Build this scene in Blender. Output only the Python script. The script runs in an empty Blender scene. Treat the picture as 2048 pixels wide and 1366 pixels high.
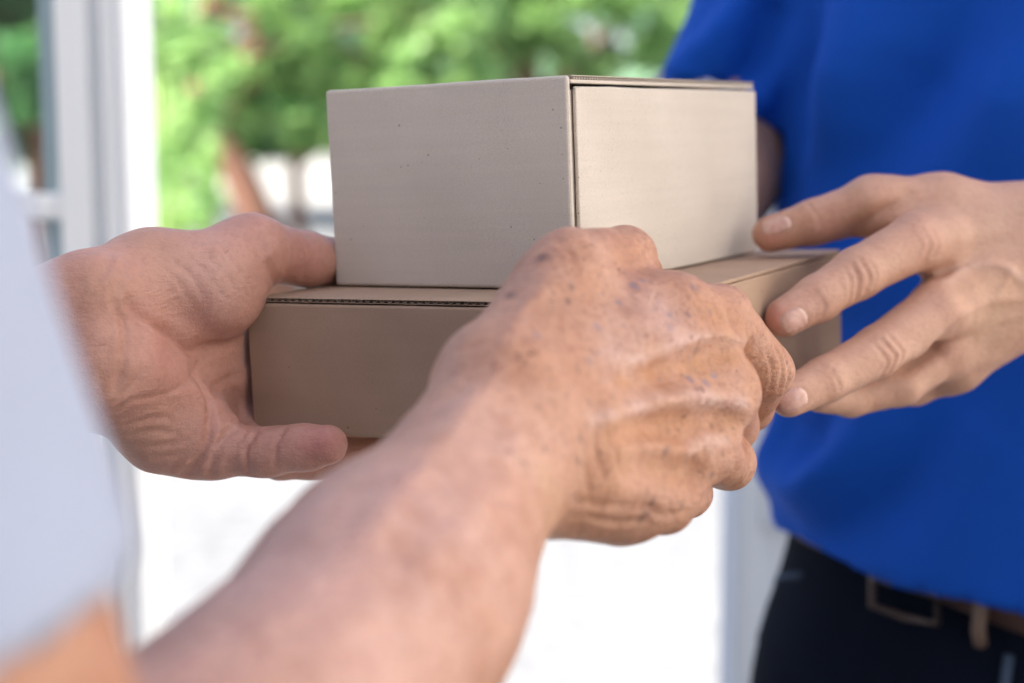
import bpy, math, random
import numpy as np
from mathutils import Matrix, Vector

# ------------------------------------------------------------------ camera, sky, sun, exposure
sc = bpy.context.scene
FPX = 3038.0                       # focal length in pixels of the 2048 px wide photograph
PITCH = math.radians(7.35)
CAM = np.array([0.0, 0.0, 1.27])
cam_data = bpy.data.cameras.new('camera')
cam_data.sensor_width = 36.0
cam_data.lens = FPX / 2048.0 * 36.0
cam_data.clip_start = 0.01
cam_data.clip_end = 600.0
cam_data.dof.use_dof = True
cam_data.dof.focus_distance = 0.565
cam_data.dof.aperture_fstop = 5.2
cam = bpy.data.objects.new('camera', cam_data)
sc.collection.objects.link(cam)
cam.location = CAM
cam.rotation_euler = (math.pi / 2 - PITCH, 0, 0)
sc.camera = cam

SUN_EL, SUN_AZ = math.radians(50), math.radians(237)   # azimuth clockwise from +Y
world = bpy.data.worlds.new('World')
sc.world = world
world.use_nodes = True
wn = world.node_tree
bg = wn.nodes['Background']
sky = wn.nodes.new('ShaderNodeTexSky')
sky.sky_type = 'NISHITA'
sky.sun_disc = False
sky.sun_elevation = SUN_EL
sky.sun_rotation = SUN_AZ
sky.dust_density = 2.5
sky.air_density = 1.0
sky.ozone_density = 1.0
wn.links.new(sky.outputs[0], bg.inputs[0])
bg.inputs[1].default_value = 0.115
sun_data = bpy.data.lights.new('sun', 'SUN')
sun_data.energy = 5.0
sun_data.angle = math.radians(0.5)
sun_data.color = (1.0, 0.94, 0.85)
sun = bpy.data.objects.new('sun', sun_data)
sc.collection.objects.link(sun)
sdir = Vector((math.sin(SUN_AZ) * math.cos(SUN_EL), math.cos(SUN_AZ) * math.cos(SUN_EL), math.sin(SUN_EL)))
sun.rotation_euler = sdir.to_track_quat('Z', 'Y').to_euler()
sun.location = (-9, -6, 12)
sc.view_settings.view_transform = 'Standard'
sc.view_settings.look = 'None'
sc.view_settings.exposure = 1.62
sc.view_settings.gamma = 1.0
sc.render.engine = 'CYCLES'
sc.cycles.use_denoising = True
sc.cycles.max_bounces = 8
sc.cycles.sample_clamp_indirect = 8.0

# ------------------------------------------------------------------ frames and helpers
RT = np.array([1.0, 0, 0])
DN = np.array([0, -math.sin(PITCH), -math.cos(PITCH)])
FW = np.array([0, math.cos(PITCH), -math.sin(PITCH)])
C2W = np.stack([RT, DN, FW], 1)            # columns: right, down, forward


def c2w(p):
    p = np.asarray(p, float)
    return p @ C2W.T + CAM


def P(px, py, z):
    """point seen at photograph pixel px,py at z metres in front of the camera (camera frame)"""
    return np.array([(px - 1024) / FPX * z, (py - 683) / FPX * z, z])


COL = sc.collection


def link(o, parent=None):
    COL.objects.link(o)
    if parent is not None:
        o.parent = parent
        o.matrix_parent_inverse = Matrix.Translation(-parent.location)
    return o


def mesh_obj(name, verts, faces, mat=None, parent=None, smooth=False):
    me = bpy.data.meshes.new(name)
    verts = np.asarray(verts, np.float32)
    if isinstance(faces, np.ndarray):
        n, k = faces.shape
        me.vertices.add(len(verts))
        me.vertices.foreach_set('co', verts.ravel())
        me.loops.add(n * k)
        me.loops.foreach_set('vertex_index', faces.astype(np.int32).ravel())
        me.polygons.add(n)
        me.polygons.foreach_set('loop_start', np.arange(0, n * k, k, dtype=np.int32))
        me.polygons.foreach_set('loop_total', np.full(n, k, np.int32))
        me.update(calc_edges=True)
        me.validate()
    else:
        me.from_pydata([tuple(map(float, v)) for v in verts], [], faces)
        me.update()
    if smooth:
        me.polygons.foreach_set('use_smooth', np.ones(len(me.polygons), bool))
    if mat:
        me.materials.append(mat)
    return link(bpy.data.objects.new(name, me), parent)


def empty(name, loc, label, cat, group=None):
    o = bpy.data.objects.new(name, None)
    COL.objects.link(o)
    o.location = loc
    o.empty_display_size = 0.1
    tag(o, label, cat, group)
    return o


def tag(o, label=None, cat=None, group=None, kind=None):
    if label: o['label'] = label
    if cat: o['category'] = cat
    if group: o['group'] = group
    if kind: o['kind'] = kind
    return o


class MB:
    """collects boxes, tubes and ribbons into one mesh"""
    def __init__(self):
        self.v, self.f = [], []

    def quad_box(self, o, a, b, c):
        o, a, b, c = (np.asarray(t, float) for t in (o, a, b, c))
        n = len(self.v)
        for k in range(8):
            self.v.append(o + a * (k & 1) + b * ((k >> 1) & 1) + c * ((k >> 2) & 1))
        fs = [(0, 1, 3, 2), (4, 6, 7, 5), (0, 4, 5, 1), (2, 3, 7, 6), (0, 2, 6, 4), (1, 5, 7, 3)]
        if np.dot(np.cross(a, b), c) > 0:
            fs = [t[::-1] if i < 0 else t for i, t in enumerate(fs)]
            fs = [(0, 2, 3, 1), (4, 5, 7, 6), (0, 1, 5, 4), (2, 6, 7, 3), (0, 4, 6, 2), (1, 3, 7, 5)]
        self.f += [tuple(n + i for i in t) for t in fs]
        return self

    def box(self, x0, x1, y0, y1, z0, z1):
        return self.quad_box((x0, y0, z0), (x1 - x0, 0, 0), (0, y1 - y0, 0), (0, 0, z1 - z0))

    def tube(self, pts, rads, n=10):
        pts = [np.asarray(p, float) for p in pts]
        base = len(self.v)
        for i, p in enumerate(pts):
            t = pts[min(i + 1, len(pts) - 1)] - pts[max(i - 1, 0)]
            t /= np.linalg.norm(t) + 1e-9
            u = np.cross(t, (0.31, 0.17, 0.93) if abs(t[2]) < 0.9 else (1, 0, 0)); u /= np.linalg.norm(u)
            w = np.cross(t, u)
            for k in range(n):
                a = 2 * math.pi * k / n
                self.v.append(p + rads[i] * (math.cos(a) * u + math.sin(a) * w))
        for i in range(len(pts) - 1):
            for k in range(n):
                a, b = base + i * n + k, base + i * n + (k + 1) % n
                self.f.append((a, b, b + n, a + n))
        self.f.append(tuple(base + k for k in range(n))[::-1])
        self.f.append(tuple(base + (len(pts) - 1) * n + k for k in range(n)))
        return self

    def build(self, name, mat, parent=None, bevel=0, smooth=False):
        o = mesh_obj(name, np.array(self.v), self.f, mat, parent, smooth)
        if bevel:
            m = o.modifiers.new('bevel', 'BEVEL')
            m.width = bevel; m.segments = 3; m.limit_method = 'ANGLE'
            for p in o.data.polygons: p.use_smooth = True
            o.modifiers.new('wn', 'WEIGHTED_NORMAL')
        return o


# ------------------------------------------------------------------ materials
def new_mat(name):
    m = bpy.data.materials.new(name)
    m.use_nodes = True
    nt = m.node_tree
    return m, nt, nt.nodes['Principled BSDF']


def N(nt, t, **kw):
    n = nt.nodes.new('ShaderNode' + t)
    for k, v in kw.items():
        if k.startswith('i_'):
            key = k[2:].replace('_', ' ')
            n.inputs[int(key) if key.isdigit() else key].default_value = v
        else:
            setattr(n, k, v)
    return n


def ramp(nt, fac, stops):
    r = nt.nodes.new('ShaderNodeValToRGB')
    while len(r.color_ramp.elements) < len(stops):
        r.color_ramp.elements.new(0.5)
    for e, (p, c) in zip(r.color_ramp.elements, stops):
        e.position = p
        e.color = c if len(c) == 4 else (*c, 1)
    nt.links.new(fac, r.inputs[0])
    return r


def mix(nt, a, b, fac, mode='MIX'):
    m = nt.nodes.new('ShaderNodeMix')
    m.data_type = 'RGBA'
    m.blend_type = mode
    for sock, v in ((m.inputs[0], fac), (m.inputs[6], a), (m.inputs[7], b)):
        if hasattr(v, 'links') or isinstance(v, bpy.types.NodeSocket):
            nt.links.new(v, sock)
        elif isinstance(v, (int, float)):
            sock.default_value = v
        else:
            sock.default_value = (*v, 1) if len(v) == 3 else v
    return m.outputs[2]


def noise(nt, co, scale, detail=3, rough=0.5, dims='3D'):
    n = N(nt, 'TexNoise', i_Scale=scale, i_Detail=detail, i_Roughness=rough)
    if co is not None: nt.links.new(co, n.inputs['Vector'])
    return n.outputs['Fac']


def bump(nt, height, strength, dist, prev=None):
    b = N(nt, 'Bump', i_Strength=strength, i_Distance=dist)
    nt.links.new(height, b.inputs['Height'])
    if prev is not None: nt.links.new(prev, b.inputs['Normal'])
    return b.outputs[0]


def scaled(nt, co, s):
    m = N(nt, 'Mapping')
    m.inputs['Scale'].default_value = s
    nt.links.new(co, m.inputs[0])
    return m.outputs[0]


def paint_mat(name, col, rough=0.45, var=0.06):
    m, nt, b = new_mat(name)
    co = N(nt, 'TexCoord').outputs['Object']
    f = noise(nt, co, 6, 4)
    c = mix(nt, [x * (1 - var) for x in col], [min(1, x * (1 + var)) for x in col], f)
    nt.links.new(c, b.inputs['Base Color'])
    b.inputs['Roughness'].default_value = rough
    nt.links.new(bump(nt, noise(nt, co, 180, 2), 0.08, 0.002), b.inputs['Normal'])
    return m


def kraft_mat(name, light, dark, streak):
    m, nt, b = new_mat(name)
    co = N(nt, 'TexCoord').outputs['Object']
    big = noise(nt, co, 22, 4)
    fib = noise(nt, scaled(nt, co, (1, 1, 3)), 1400, 3, 0.7)
    st = noise(nt, scaled(nt, co, (8, 8, 260)), 1.0, 3, 0.6)
    c = mix(nt, dark, light, ramp(nt, big, [(0.3, (0, 0, 0)), (0.7, (1, 1, 1))]).outputs[0])
    c = mix(nt, c, (0.5, 0.5, 0.5), 0.0)
    c = mix(nt, c, ramp(nt, fib, [(0.28, (0.66, 0.62, 0.58)), (0.5, (1, 1, 1)), (0.75, (1.12, 1.11, 1.1))]).outputs[0], 0.75, 'MULTIPLY')
    c = mix(nt, c, ramp(nt, st, [(0.3, (0.9, 0.9, 0.9)), (0.7, (1.05, 1.05, 1.05))]).outputs[0], streak, 'MULTIPLY')
    # dark fibre flecks
    vo = N(nt, 'TexVoronoi', i_Scale=300.0)
    nt.links.new(co, vo.inputs['Vector'])
    rnd = N(nt, 'SeparateColor')
    nt.links.new(vo.outputs['Color'], rnd.inputs[0])
    th = N(nt, 'Math', operation='MULTIPLY', i_1=0.16)
    pw = N(nt, 'Math', operation='POWER', i_1=5.0)
    nt.links.new(rnd.outputs[0], pw.inputs[0])
    nt.links.new(pw.outputs[0], th.inputs[0])
    ls = N(nt, 'Math', operation='LESS_THAN')
    nt.links.new(vo.outputs['Distance'], ls.inputs[0])
    nt.links.new(th.outputs[0], ls.inputs[1])
    sf = N(nt, 'Math', operation='MULTIPLY', i_1=0.6)
    nt.links.new(ls.outputs[0], sf.inputs[0])
    c = mix(nt, c, [x * 0.22 for x in dark], sf.outputs[0])
    nt.links.new(c, b.inputs['Base Color'])
    b.inputs['Roughness'].default_value = 0.72
    b.inputs['Specular IOR Level'].default_value = 0.3
    h = bump(nt, st, 0.12 * streak, 0.0003)
    h = bump(nt, fib, 0.25, 0.0003, h)
    nt.links.new(bump(nt, big, 0.3, 0.0012, h), b.inputs['Normal'])
    return m


def skin_mat(name, rough=0.42, wr=0.5, mottle=0.0):
    m, nt, b = new_mat(name)
    tc = N(nt, 'TexCoord').outputs['Object']
    at = N(nt, 'Attribute', attribute_name='skin')
    blot = noise(nt, tc, 90, 5, 0.6)
    fine = noise(nt, tc, 420, 4, 0.6)
    c = mix(nt, at.outputs['Color'], ramp(nt, blot, [(0.3, (0.86, 0.78, 0.76)), (0.52, (1, 1, 1)), (0.75, (1.10, 1.10, 1.08))]).outputs[0], 0.8 if mottle else 0.5, 'MULTIPLY')
    c = mix(nt, c, ramp(nt, fine, [(0.32, (0.78, 0.68, 0.64)), (0.52, (1, 1, 1)), (0.75, (1.10, 1.10, 1.09))]).outputs[0], 0.8 if mottle else 0.38, 'MULTIPLY')
    if mottle:
        sp = ramp(nt, noise(nt, tc, 330, 3, 0.55), [(0.60, (0, 0, 0)), (0.70, (1, 1, 1))]).outputs[0]
        mk = ramp(nt, noise(nt, tc, 48, 3, 0.6), [(0.44, (0, 0, 0)), (0.62, (mottle,) * 3)]).outputs[0]
        c = mix(nt, c, mix(nt, c, (0.34, 0.24, 0.25), 1.0, 'MULTIPLY'), mix(nt, sp, mk, 1.0, 'MULTIPLY'))
        bl = ramp(nt, noise(nt, tc, 30, 4, 0.65), [(0.35, (0.86, 0.76, 0.66)), (0.5, (1, 1, 1)), (0.68, (1.10, 1.12, 1.16))]).outputs[0]
        c = mix(nt, c, bl, 0.8, 'MULTIPLY')
    nt.links.new(c, b.inputs['Base Color'])
    b.inputs['Roughness'].default_value = rough
    b.inputs['Specular IOR Level'].default_value = 0.42
    b.subsurface_method = 'RANDOM_WALK'
    b.inputs['Subsurface Weight'].default_value = 0.18
    b.inputs['Subsurface Radius'].default_value = (1.0, 0.36, 0.2)
    b.inputs['Subsurface Scale'].default_value = 0.0045
    rv = ramp(nt, fine, [(0.3, (rough - 0.08,) * 3), (0.7, (rough + 0.12,) * 3)])
    nt.links.new(rv.outputs[0], b.inputs['Roughness'])
    vo = N(nt, 'TexVoronoi', i_Scale=620.0, feature='DISTANCE_TO_EDGE')
    nt.links.new(tc, vo.inputs['Vector'])
    ed = ramp(nt, vo.outputs['Distance'], [(0.0, (0, 0, 0)), (0.22, (1, 1, 1))])
    h = bump(nt, ed.outputs[0], 0.22 * wr, 0.0004)
    wv = noise(nt, scaled(nt, tc, (1, 1, 2.6)), 260, 4, 0.65)
    h = bump(nt, wv, 0.5 * wr, 0.0014, h)
    nt.links.new(bump(nt, noise(nt, tc, 60, 3), 0.3 * wr, 0.003, h), b.inputs['Normal'])
    return m


def cloth_mat(name, col, weave=2200, rough=0.85, var=0.12, sheen=0.2):
    m, nt, b = new_mat(name)
    co = N(nt, 'TexCoord').outputs['Object']
    w = noise(nt, co, weave, 2, 0.7)
    f = noise(nt, co, 14, 3)
    c = mix(nt, [x * (1 - var) for x in col], [min(1, x * (1 + var)) for x in col], f)
    c = mix(nt, c, ramp(nt, w, [(0.3, (0.8, 0.8, 0.8)), (0.7, (1.1, 1.1, 1.1))]).outputs[0], 0.6, 'MULTIPLY')
    nt.links.new(c, b.inputs['Base Color'])
    b.inputs['Roughness'].default_value = rough
    b.inputs['Specular IOR Level'].default_value = 0.2 if sheen > 0.06 else 0.06
    b.inputs['Sheen Weight'].default_value = sheen
    b.inputs['Sheen Tint'].default_value = (*[min(1, x * 2.2 + 0.02) for x in col], 1)
    b.inputs['Sheen Roughness'].default_value = 0.4
    nt.links.new(bump(nt, w, 0.3, 0.0004), b.inputs['Normal'])
    return m


M = {}
M['kraft_pale'] = kraft_mat('pale_kraft', (0.605, 0.53, 0.46), (0.55, 0.478, 0.41), 0.4)
M['kraft_brown'] = kraft_mat('brown_kraft', (0.42, 0.285, 0.20), (0.355, 0.235, 0.162), 0.3)
M['fluting'] = paint_mat('fluting_paper', (0.40, 0.31, 0.23), 0.8)
M['skin_old'] = skin_mat('weathered_skin', 0.42, 1.25, 0.75)
M['skin_palm'] = skin_mat('palm_skin', 0.46, 0.9)
M['skin_young'] = skin_mat('smooth_skin', 0.44, 0.6)
M['nail'] = skin_mat('nail', 0.24, 0.12)
M['blue'] = cloth_mat('blue_pique', (0.001, 0.058, 0.36), 1500, 0.85, 0.12, 0.35)
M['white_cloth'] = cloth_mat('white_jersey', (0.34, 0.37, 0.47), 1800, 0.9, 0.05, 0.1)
M['denim'] = cloth_mat('dark_denim', (0.004, 0.006, 0.013), 1500, 0.95, 0.3, 0.0)
M['denim_edge'] = cloth_mat('worn_denim', (0.05, 0.07, 0.11), 1500, 0.9, 0.3, 0.05)
M['leather'] = paint_mat('brown_leather', (0.050, 0.021, 0.015), 0.6, 0.25)
M['brass'] = paint_mat('dull_metal', (0.07, 0.05, 0.045), 0.4, 0.2)
M['brass'].node_tree.nodes['Principled BSDF'].inputs['Metallic'].default_value = 0.7
M['white_paint'] = paint_mat('white_door_paint', (0.86, 0.87, 0.88), 0.4, 0.03)
M['bark'] = paint_mat('bark', (0.22, 0.105, 0.068), 0.9, 0.35)
M['shoe'] = paint_mat('black_shoe', (0.02, 0.02, 0.02), 0.5, 0.2)

# ------------------------------------------------------------------ implicit bodies
class Sdf:
    """palm prims blend together; every finger chain blends with the palm but not with its neighbours"""
    def __init__(self):
        self.core, self.chains, self.cuts, self.planes = [], [], [], []

    def add(self, a, b, ra, rb, k=0.008):
        self.core.append((np.asarray(a, float), np.asarray(b, float), ra, rb, k)); return self

    def path(self, pts, rads, k=0.008):
        for i in range(len(pts) - 1):
            self.add(pts[i], pts[i + 1], rads[i], rads[i + 1], k)
        return self

    def chain(self, pts, rads, k=0.006, kin=0.003):
        prims = [(np.asarray(pts[i], float), np.asarray(pts[i + 1], float), rads[i], rads[i + 1], kin) for i in range(len(pts) - 1)]
        self.chains.append((prims, k)); return self

    @staticmethod
    def _prim(p, a, b, ra, rb):
        ba = (b - a).astype(np.float32)
        pa = p - a.astype(np.float32)
        t = np.clip((pa @ ba) / max(float(ba @ ba), 1e-12), 0, 1)
        q = pa - t[..., None] * ba
        return np.sqrt(np.einsum('...i,...i->...', q, q)) - (ra + (rb - ra) * t)

    @staticmethod
    def _smin(a, b, k):
        h = np.maximum(k - np.abs(a - b), 0) / k
        return np.minimum(a, b) - h * h * k * 0.25

    def _acc(self, D, p, c, R, prim, k):
        a, b, ra, rb = prim[:4]
        if p.shape[1] == 1:
            D[:] = self._smin(D, self._prim(p, a, b, ra, rb), k)
            return
        near = self._prim(c, a, b, ra, rb) < 2 * R + 4 * k + 0.01
        if near.any():
            D[near] = self._smin(D[near], self._prim(p[near], a, b, ra, rb), k)

    def d(self, p):
        p = np.asarray(p, np.float32)
        flat = p.ndim == 2
        if flat: p = p[:, None, :]
        c = p.mean(1)
        R = float(np.sqrt(((p - c[:, None]) ** 2).sum(-1)).max()) if p.shape[1] > 1 else 0.0
        core = np.full(p.shape[:2], 1.0, np.float32)
        for pr in self.core: self._acc(core, p, c, R, pr, pr[4])
        out = core.copy()
        for prims, k in self.chains:
            D = np.full(p.shape[:2], 1.0, np.float32)
            for pr in prims: self._acc(D, p, c, R, pr, pr[4])
            ok = (D < 0.9).any(1)
            if ok.any():
                out[ok] = np.minimum(out[ok], self._smin(core[ok], D[ok], k))
        for pr in self.cuts:
            out = np.maximum(out, -self._prim(p, *pr[:4]))
        for o, n in self.planes:
            out = np.maximum(out, (p - o.astype(np.float32)) @ n.astype(np.float32))
        return out[:, 0] if flat else out

    def normal(self, p, e=0.0006):
        p = np.asarray(p, np.float32)
        K = np.array([[1, -1, -1], [-1, -1, 1], [-1, 1, -1], [1, 1, 1]], np.float32)
        g = sum(k * self.d(p + k * e)[:, None] for k in K)
        return g / (np.linalg.norm(g, axis=1, keepdims=True) + 1e-9)

    def bounds(self):
        ps = self.core + [q for ch in self.chains for q in ch[0]]
        lo = np.min([np.minimum(a - ra, b - rb) for a, b, ra, rb, _ in ps], 0)
        hi = np.max([np.maximum(a + ra, b + rb) for a, b, ra, rb, _ in ps], 0)
        return lo - 0.012, hi + 0.012

    def picks(self, pix, z0=0.12, z1=2.5):
        """march from the lens through pixels to the surface; None where a ray misses"""
        pix = np.asarray(pix, float).reshape(-1, 2)
        d = np.stack([(pix[:, 0] - 1024) / FPX, (pix[:, 1] - 683) / FPX, np.ones(len(pix))], 1)
        d /= np.linalg.norm(d, axis=1, keepdims=True)
        t = np.full(len(d), z0)
        hit = np.zeros(len(d), bool)
        live = np.arange(len(d))
        for _ in range(90):
            v = self.d(d[live] * t[live][:, None])
            done = v < 0.0002
            hit[live[done]] = True
            t[live] += np.where(done, 0, np.maximum(v * 0.85, 0.0002))
            live = live[~done & (t[live] < z1)]
            if not len(live): break
        return [d[i] * t[i] if hit[i] else None for i in range(len(d))]

    def pick(self, px, py):
        return self.picks([(px, py)])[0]

    def mesh(self, h):
        B = 8
        lo, hi = self.bounds()
        nb = np.ceil((hi - lo) / (h * B)).astype(int) + 1
        ii = np.stack(np.meshgrid(*[np.arange(n) for n in nb], indexing='ij'), -1).reshape(-1, 3)
        # two-stage search for blocks near the surface
        cen = lo + (ii + 0.5) * h * B
        keep = []
        for s in range(0, len(cen), 400000):
            v = self.d(cen[s:s + 400000])
            keep.append(np.abs(v) < h * B * 0.9 + 0.002)
        ii = ii[np.concatenate(keep)]
        g = np.stack(np.meshgrid(*[np.arange(B + 1)] * 3, indexing='ij'), -1).reshape(-1, 3)
        NN = nb * B + 2
        keys, vs, edges = [], [], []
        for s in range(0, len(ii), 1500):
            blk = ii[s:s + 1500]
            idx = blk[:, None, :] * B + g[None]
            v = self.d((lo + idx * h).astype(np.float32)).reshape(len(blk), B + 1, B + 1, B + 1)
            ins = v < 0
            corners = {}
            for a in (0, 1):
                for b in (0, 1):
                    for c in (0, 1):
                        corners[a, b, c] = v[:, a:a + B, b:b + B, c:c + B]
            cnt = sum((c < 0).astype(np.int8) for c in corners.values())
            act = (cnt > 0) & (cnt < 8)
            w = np.argwhere(act)
            if not len(w): continue
            cv = {k: c[act] for k, c in corners.items()}
            acc = np.zeros((len(w), 3)); num = np.zeros(len(w))
            for ax in range(3):
                for u in (0, 1):
                    for t in (0, 1):
                        k0 = [u, t]; k0.insert(ax, 0); k1 = list(k0); k1[ax] = 1
                        a, b = cv[tuple(k0)], cv[tuple(k1)]
                        x = (a < 0) != (b < 0)
                        tt = np.where(x, a / np.where(a == b, 1, a - b), 0)
                        q = np.tile(np.array(k0, float), (len(w), 1)); q[:, ax] = tt
                        acc[x] += q[x]; num[x] += 1
            gi = blk[w[:, 0]] * B + w[:, 1:]
            keys.append((gi[:, 0] * NN[1] + gi[:, 1]) * NN[2] + gi[:, 2])
            vs.append(lo + (gi + acc / num[:, None]) * h)
            o = cv[0, 0, 0] < 0
            for ax in range(3):
                k1 = [0, 0, 0]; k1[ax] = 1
                e = o != (cv[tuple(k1)] < 0)
                if e.any(): edges.append((ax, gi[e], o[e]))
        keys = np.concatenate(keys); vs = np.concatenate(vs)
        order = np.argsort(keys); keys = keys[order]; vs = vs[order]
        faces = []
        for ax, gi, o in edges:
            b, c = [(1, 2), (2, 0), (0, 1)][ax]
            q = []
            for db, dc in ((0, 0), (-1, 0), (-1, -1), (0, -1)):
                t = gi.copy(); t[:, b] += db; t[:, c] += dc
                k = (t[:, 0] * NN[1] + t[:, 1]) * NN[2] + t[:, 2]
                j = np.clip(np.searchsorted(keys, k), 0, len(keys) - 1)
                q.append(np.where(keys[j] == k, j, -1))
            q = np.stack(q, 1)
            good = (q >= 0).all(1)
            q, o2 = q[good], o[good]
            q[~o2] = q[~o2][:, ::-1]
            faces.append(q)
        faces = np.concatenate(faces)
        for _ in range(2):
            n = self.normal(vs)
            vs = vs - n * np.clip(self.d(vs), -h, h)[:, None]
        return vs, faces


def poly_dist(v, pts):
    best = np.full(len(v), 9.0)
    for a, b in zip(pts[:-1], pts[1:]):
        ba = b - a
        t = np.clip(((v - a) @ ba) / max(ba @ ba, 1e-12), 0, 1)
        best = np.minimum(best, np.linalg.norm(v - a - t[:, None] * ba, axis=1))
    return best


def spline(pts, n=6):
    """Catmull-Rom through pixel points"""
    p = [np.array(q, float) for q in pts]
    if len(p) < 3: return p
    p = [2 * p[0] - p[1]] + p + [2 * p[-1] - p[-2]]
    out = []
    for i in range(1, len(p) - 2):
        for t in np.linspace(0, 1, n, endpoint=False):
            a, b, c, d = p[i - 1:i + 3]
            out.append(0.5 * (2 * b + (c - a) * t + (2 * a - 5 * b + 4 * c - d) * t * t + (3 * b - a - 3 * c + d) * t ** 3))
    out.append(p[-2])
    return out


def lines_on(sdf, strokes):
    """strokes: (pixel points, height mm, width mm) -> the same as curves lying on the surface"""
    out = []
    pix = [spline(st[0]) for st in strokes]
    flat = sdf.picks([q for l in pix for q in l]) if pix else []
    n = 0
    for st, l in zip(strokes, pix):
        pts = [q for q in flat[n:n + len(l)] if q is not None]
        n += len(l)
        if len(pts) > 1: out.append((pts, st[1] * 0.001, st[2] * 0.001))
    return out


def relief(vs, n, curves):
    d = np.zeros(len(vs))
    for pts, amp, w in curves:
        lo, hi = np.min(pts, 0) - 4 * w, np.max(pts, 0) + 4 * w
        m = np.flatnonzero(((vs > lo) & (vs < hi)).all(1))
        if not len(m): continue
        r = poly_dist(vs[m], pts) / w
        ends = np.minimum(np.linalg.norm(vs[m] - pts[0], axis=1), np.linalg.norm(vs[m] - pts[-1], axis=1))
        fade = np.clip(0.35 + ends / (5 * w), 0, 1)
        if amp < 0:
            d[m] += fade * (amp * np.exp(-r * r) - 0.28 * amp * np.exp(-((r - 2.0) / 0.9) ** 2))
        else:
            d[m] += fade * amp * np.exp(-r * r * 0.9)
    return vs + n * d[:, None]


def wobble(v, scale, seed, n=14):
    r = np.random.RandomState(seed)
    k = r.normal(size=(n, 3)); k /= np.linalg.norm(k, axis=1, keepdims=True)
    f = scale * (0.6 + 1.6 * r.rand(n))
    return np.sin((v @ k.T) * f * 2 * math.pi + r.rand(n) * 6.28).mean(1) * 1.6


def paint_skin(vs, base, blobs, sdf, tints=()):
    c = np.tile(np.array(base), (len(vs), 1))
    t = np.clip(0.5 + 0.5 * wobble(vs, 22, 5), 0, 1)[:, None]
    c *= 0.94 + 0.12 * t
    where = sdf.picks([b[:2] for b in blobs]) if len(blobs) else []
    for (px, py, r, col, s), q in zip(blobs, where):
        if q is None: continue
        r *= 0.001
        m = np.flatnonzero(((vs > q - 2.6 * r) & (vs < q + 2.6 * r)).all(1))
        if not len(m): continue
        dd = np.linalg.norm(vs[m] - q, axis=1) / r
        if s < 0:
            w = -s * np.clip(1.6 - 1.5 * dd + 0.5 * wobble(vs[m], 300, int(px) % 97), 0, 1)
        else:
            w = s * np.exp(-dd * dd)
        w = w[:, None]
        c[m] = c[m] * (1 - w) + np.array(col) * w
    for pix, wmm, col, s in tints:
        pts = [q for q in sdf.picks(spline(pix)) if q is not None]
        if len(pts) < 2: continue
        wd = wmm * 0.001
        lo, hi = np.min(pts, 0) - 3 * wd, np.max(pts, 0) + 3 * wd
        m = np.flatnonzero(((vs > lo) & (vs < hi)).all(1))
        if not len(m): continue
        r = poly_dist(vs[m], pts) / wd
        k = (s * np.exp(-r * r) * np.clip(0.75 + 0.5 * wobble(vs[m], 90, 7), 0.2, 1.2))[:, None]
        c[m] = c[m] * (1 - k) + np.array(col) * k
    return np.clip(c, 0.01, 1)


def skin_body(name, parts, mat, parent):
    """parts: list of (verts(camera frame), faces, colours): all one mesh"""
    V, F, Cc, n, mi = [], [], [], 0, []
    mats = [mat]
    for v, f, c, *own in parts:
        if own and own[0] not in mats: mats.append(own[0])
        mi.append(np.full(len(f), mats.index(own[0]) if own else 0))
        V.append(v); F.append(f + n); Cc.append(c); n += len(v)
    V, F, Cc = np.concatenate(V), np.concatenate(F), np.concatenate(Cc)
    o = mesh_obj(name, c2w(V), F, mat, parent, True)
    for m_ in mats[1:]: o.data.materials.append(m_)
    mi = np.concatenate(mi)
    if len(mats) > 1 and len(mi) == len(o.data.polygons): o.data.polygons.foreach_set('material_index', mi.astype(np.int32))
    a = o.data.attributes.new('skin', 'FLOAT_COLOR', 'POINT')
    if len(a.data) == len(Cc):
        a.data.foreach_set('color', np.concatenate([Cc, np.ones((len(Cc), 1))], 1).astype(np.float32).ravel())
    return o

# ------------------------------------------------------------------ the setting
def ground_mat():
    m, nt, b = new_mat('pale_concrete')
    co = N(nt, 'TexCoord').outputs['Object']
    f = noise(nt, co, 0.7, 6, 0.6)
    g = noise(nt, co, 14, 5, 0.7)
    c = mix(nt, (0.13, 0.134, 0.14), (0.26, 0.262, 0.268), f)
    c = mix(nt, c, ramp(nt, g, [(0.35, (0.6, 0.61, 0.64)), (0.6, (1.1, 1.1, 1.1))]).outputs[0], 0.9, 'MULTIPLY')
    nt.links.new(c, b.inputs['Base Color'])
    b.inputs['Roughness'].default_value = 0.9
    nt.links.new(bump(nt, g, 0.4, 0.01), b.inputs['Normal'])
    return m


def plane(name, x0, x1, y0, y1, z, mat):
    o = mesh_obj(name, [(x0, y0, z), (x1, y0, z), (x1, y1, z), (x0, y1, z)], [(0, 1, 2, 3)], mat)
    return tag(o, kind='structure')


plane('driveway', -80, 80, -20, 240, 0.0, ground_mat())


def leaf_mat(name, col, tcol):
    m, nt, b = new_mat(name)
    out = nt.nodes['Material Output']
    at = N(nt, 'Attribute', attribute_name='tone')
    c = mix(nt, [x * 0.3 for x in col], [min(1, x * 1.75) for x in col], at.outputs['Fac'])
    nt.links.new(c, b.inputs['Base Color'])
    b.inputs['Roughness'].default_value = 0.45
    tr = N(nt, 'BsdfTranslucent')
    tr.inputs[0].default_value = (*tcol, 1)
    mx = N(nt, 'MixShader')
    mx.inputs[0].default_value = 0.42
    nt.links.new(b.outputs[0], mx.inputs[1])
    nt.links.new(tr.outputs[0], mx.inputs[2])
    nt.links.new(mx.outputs[0], out.inputs[0])
    return m


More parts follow.
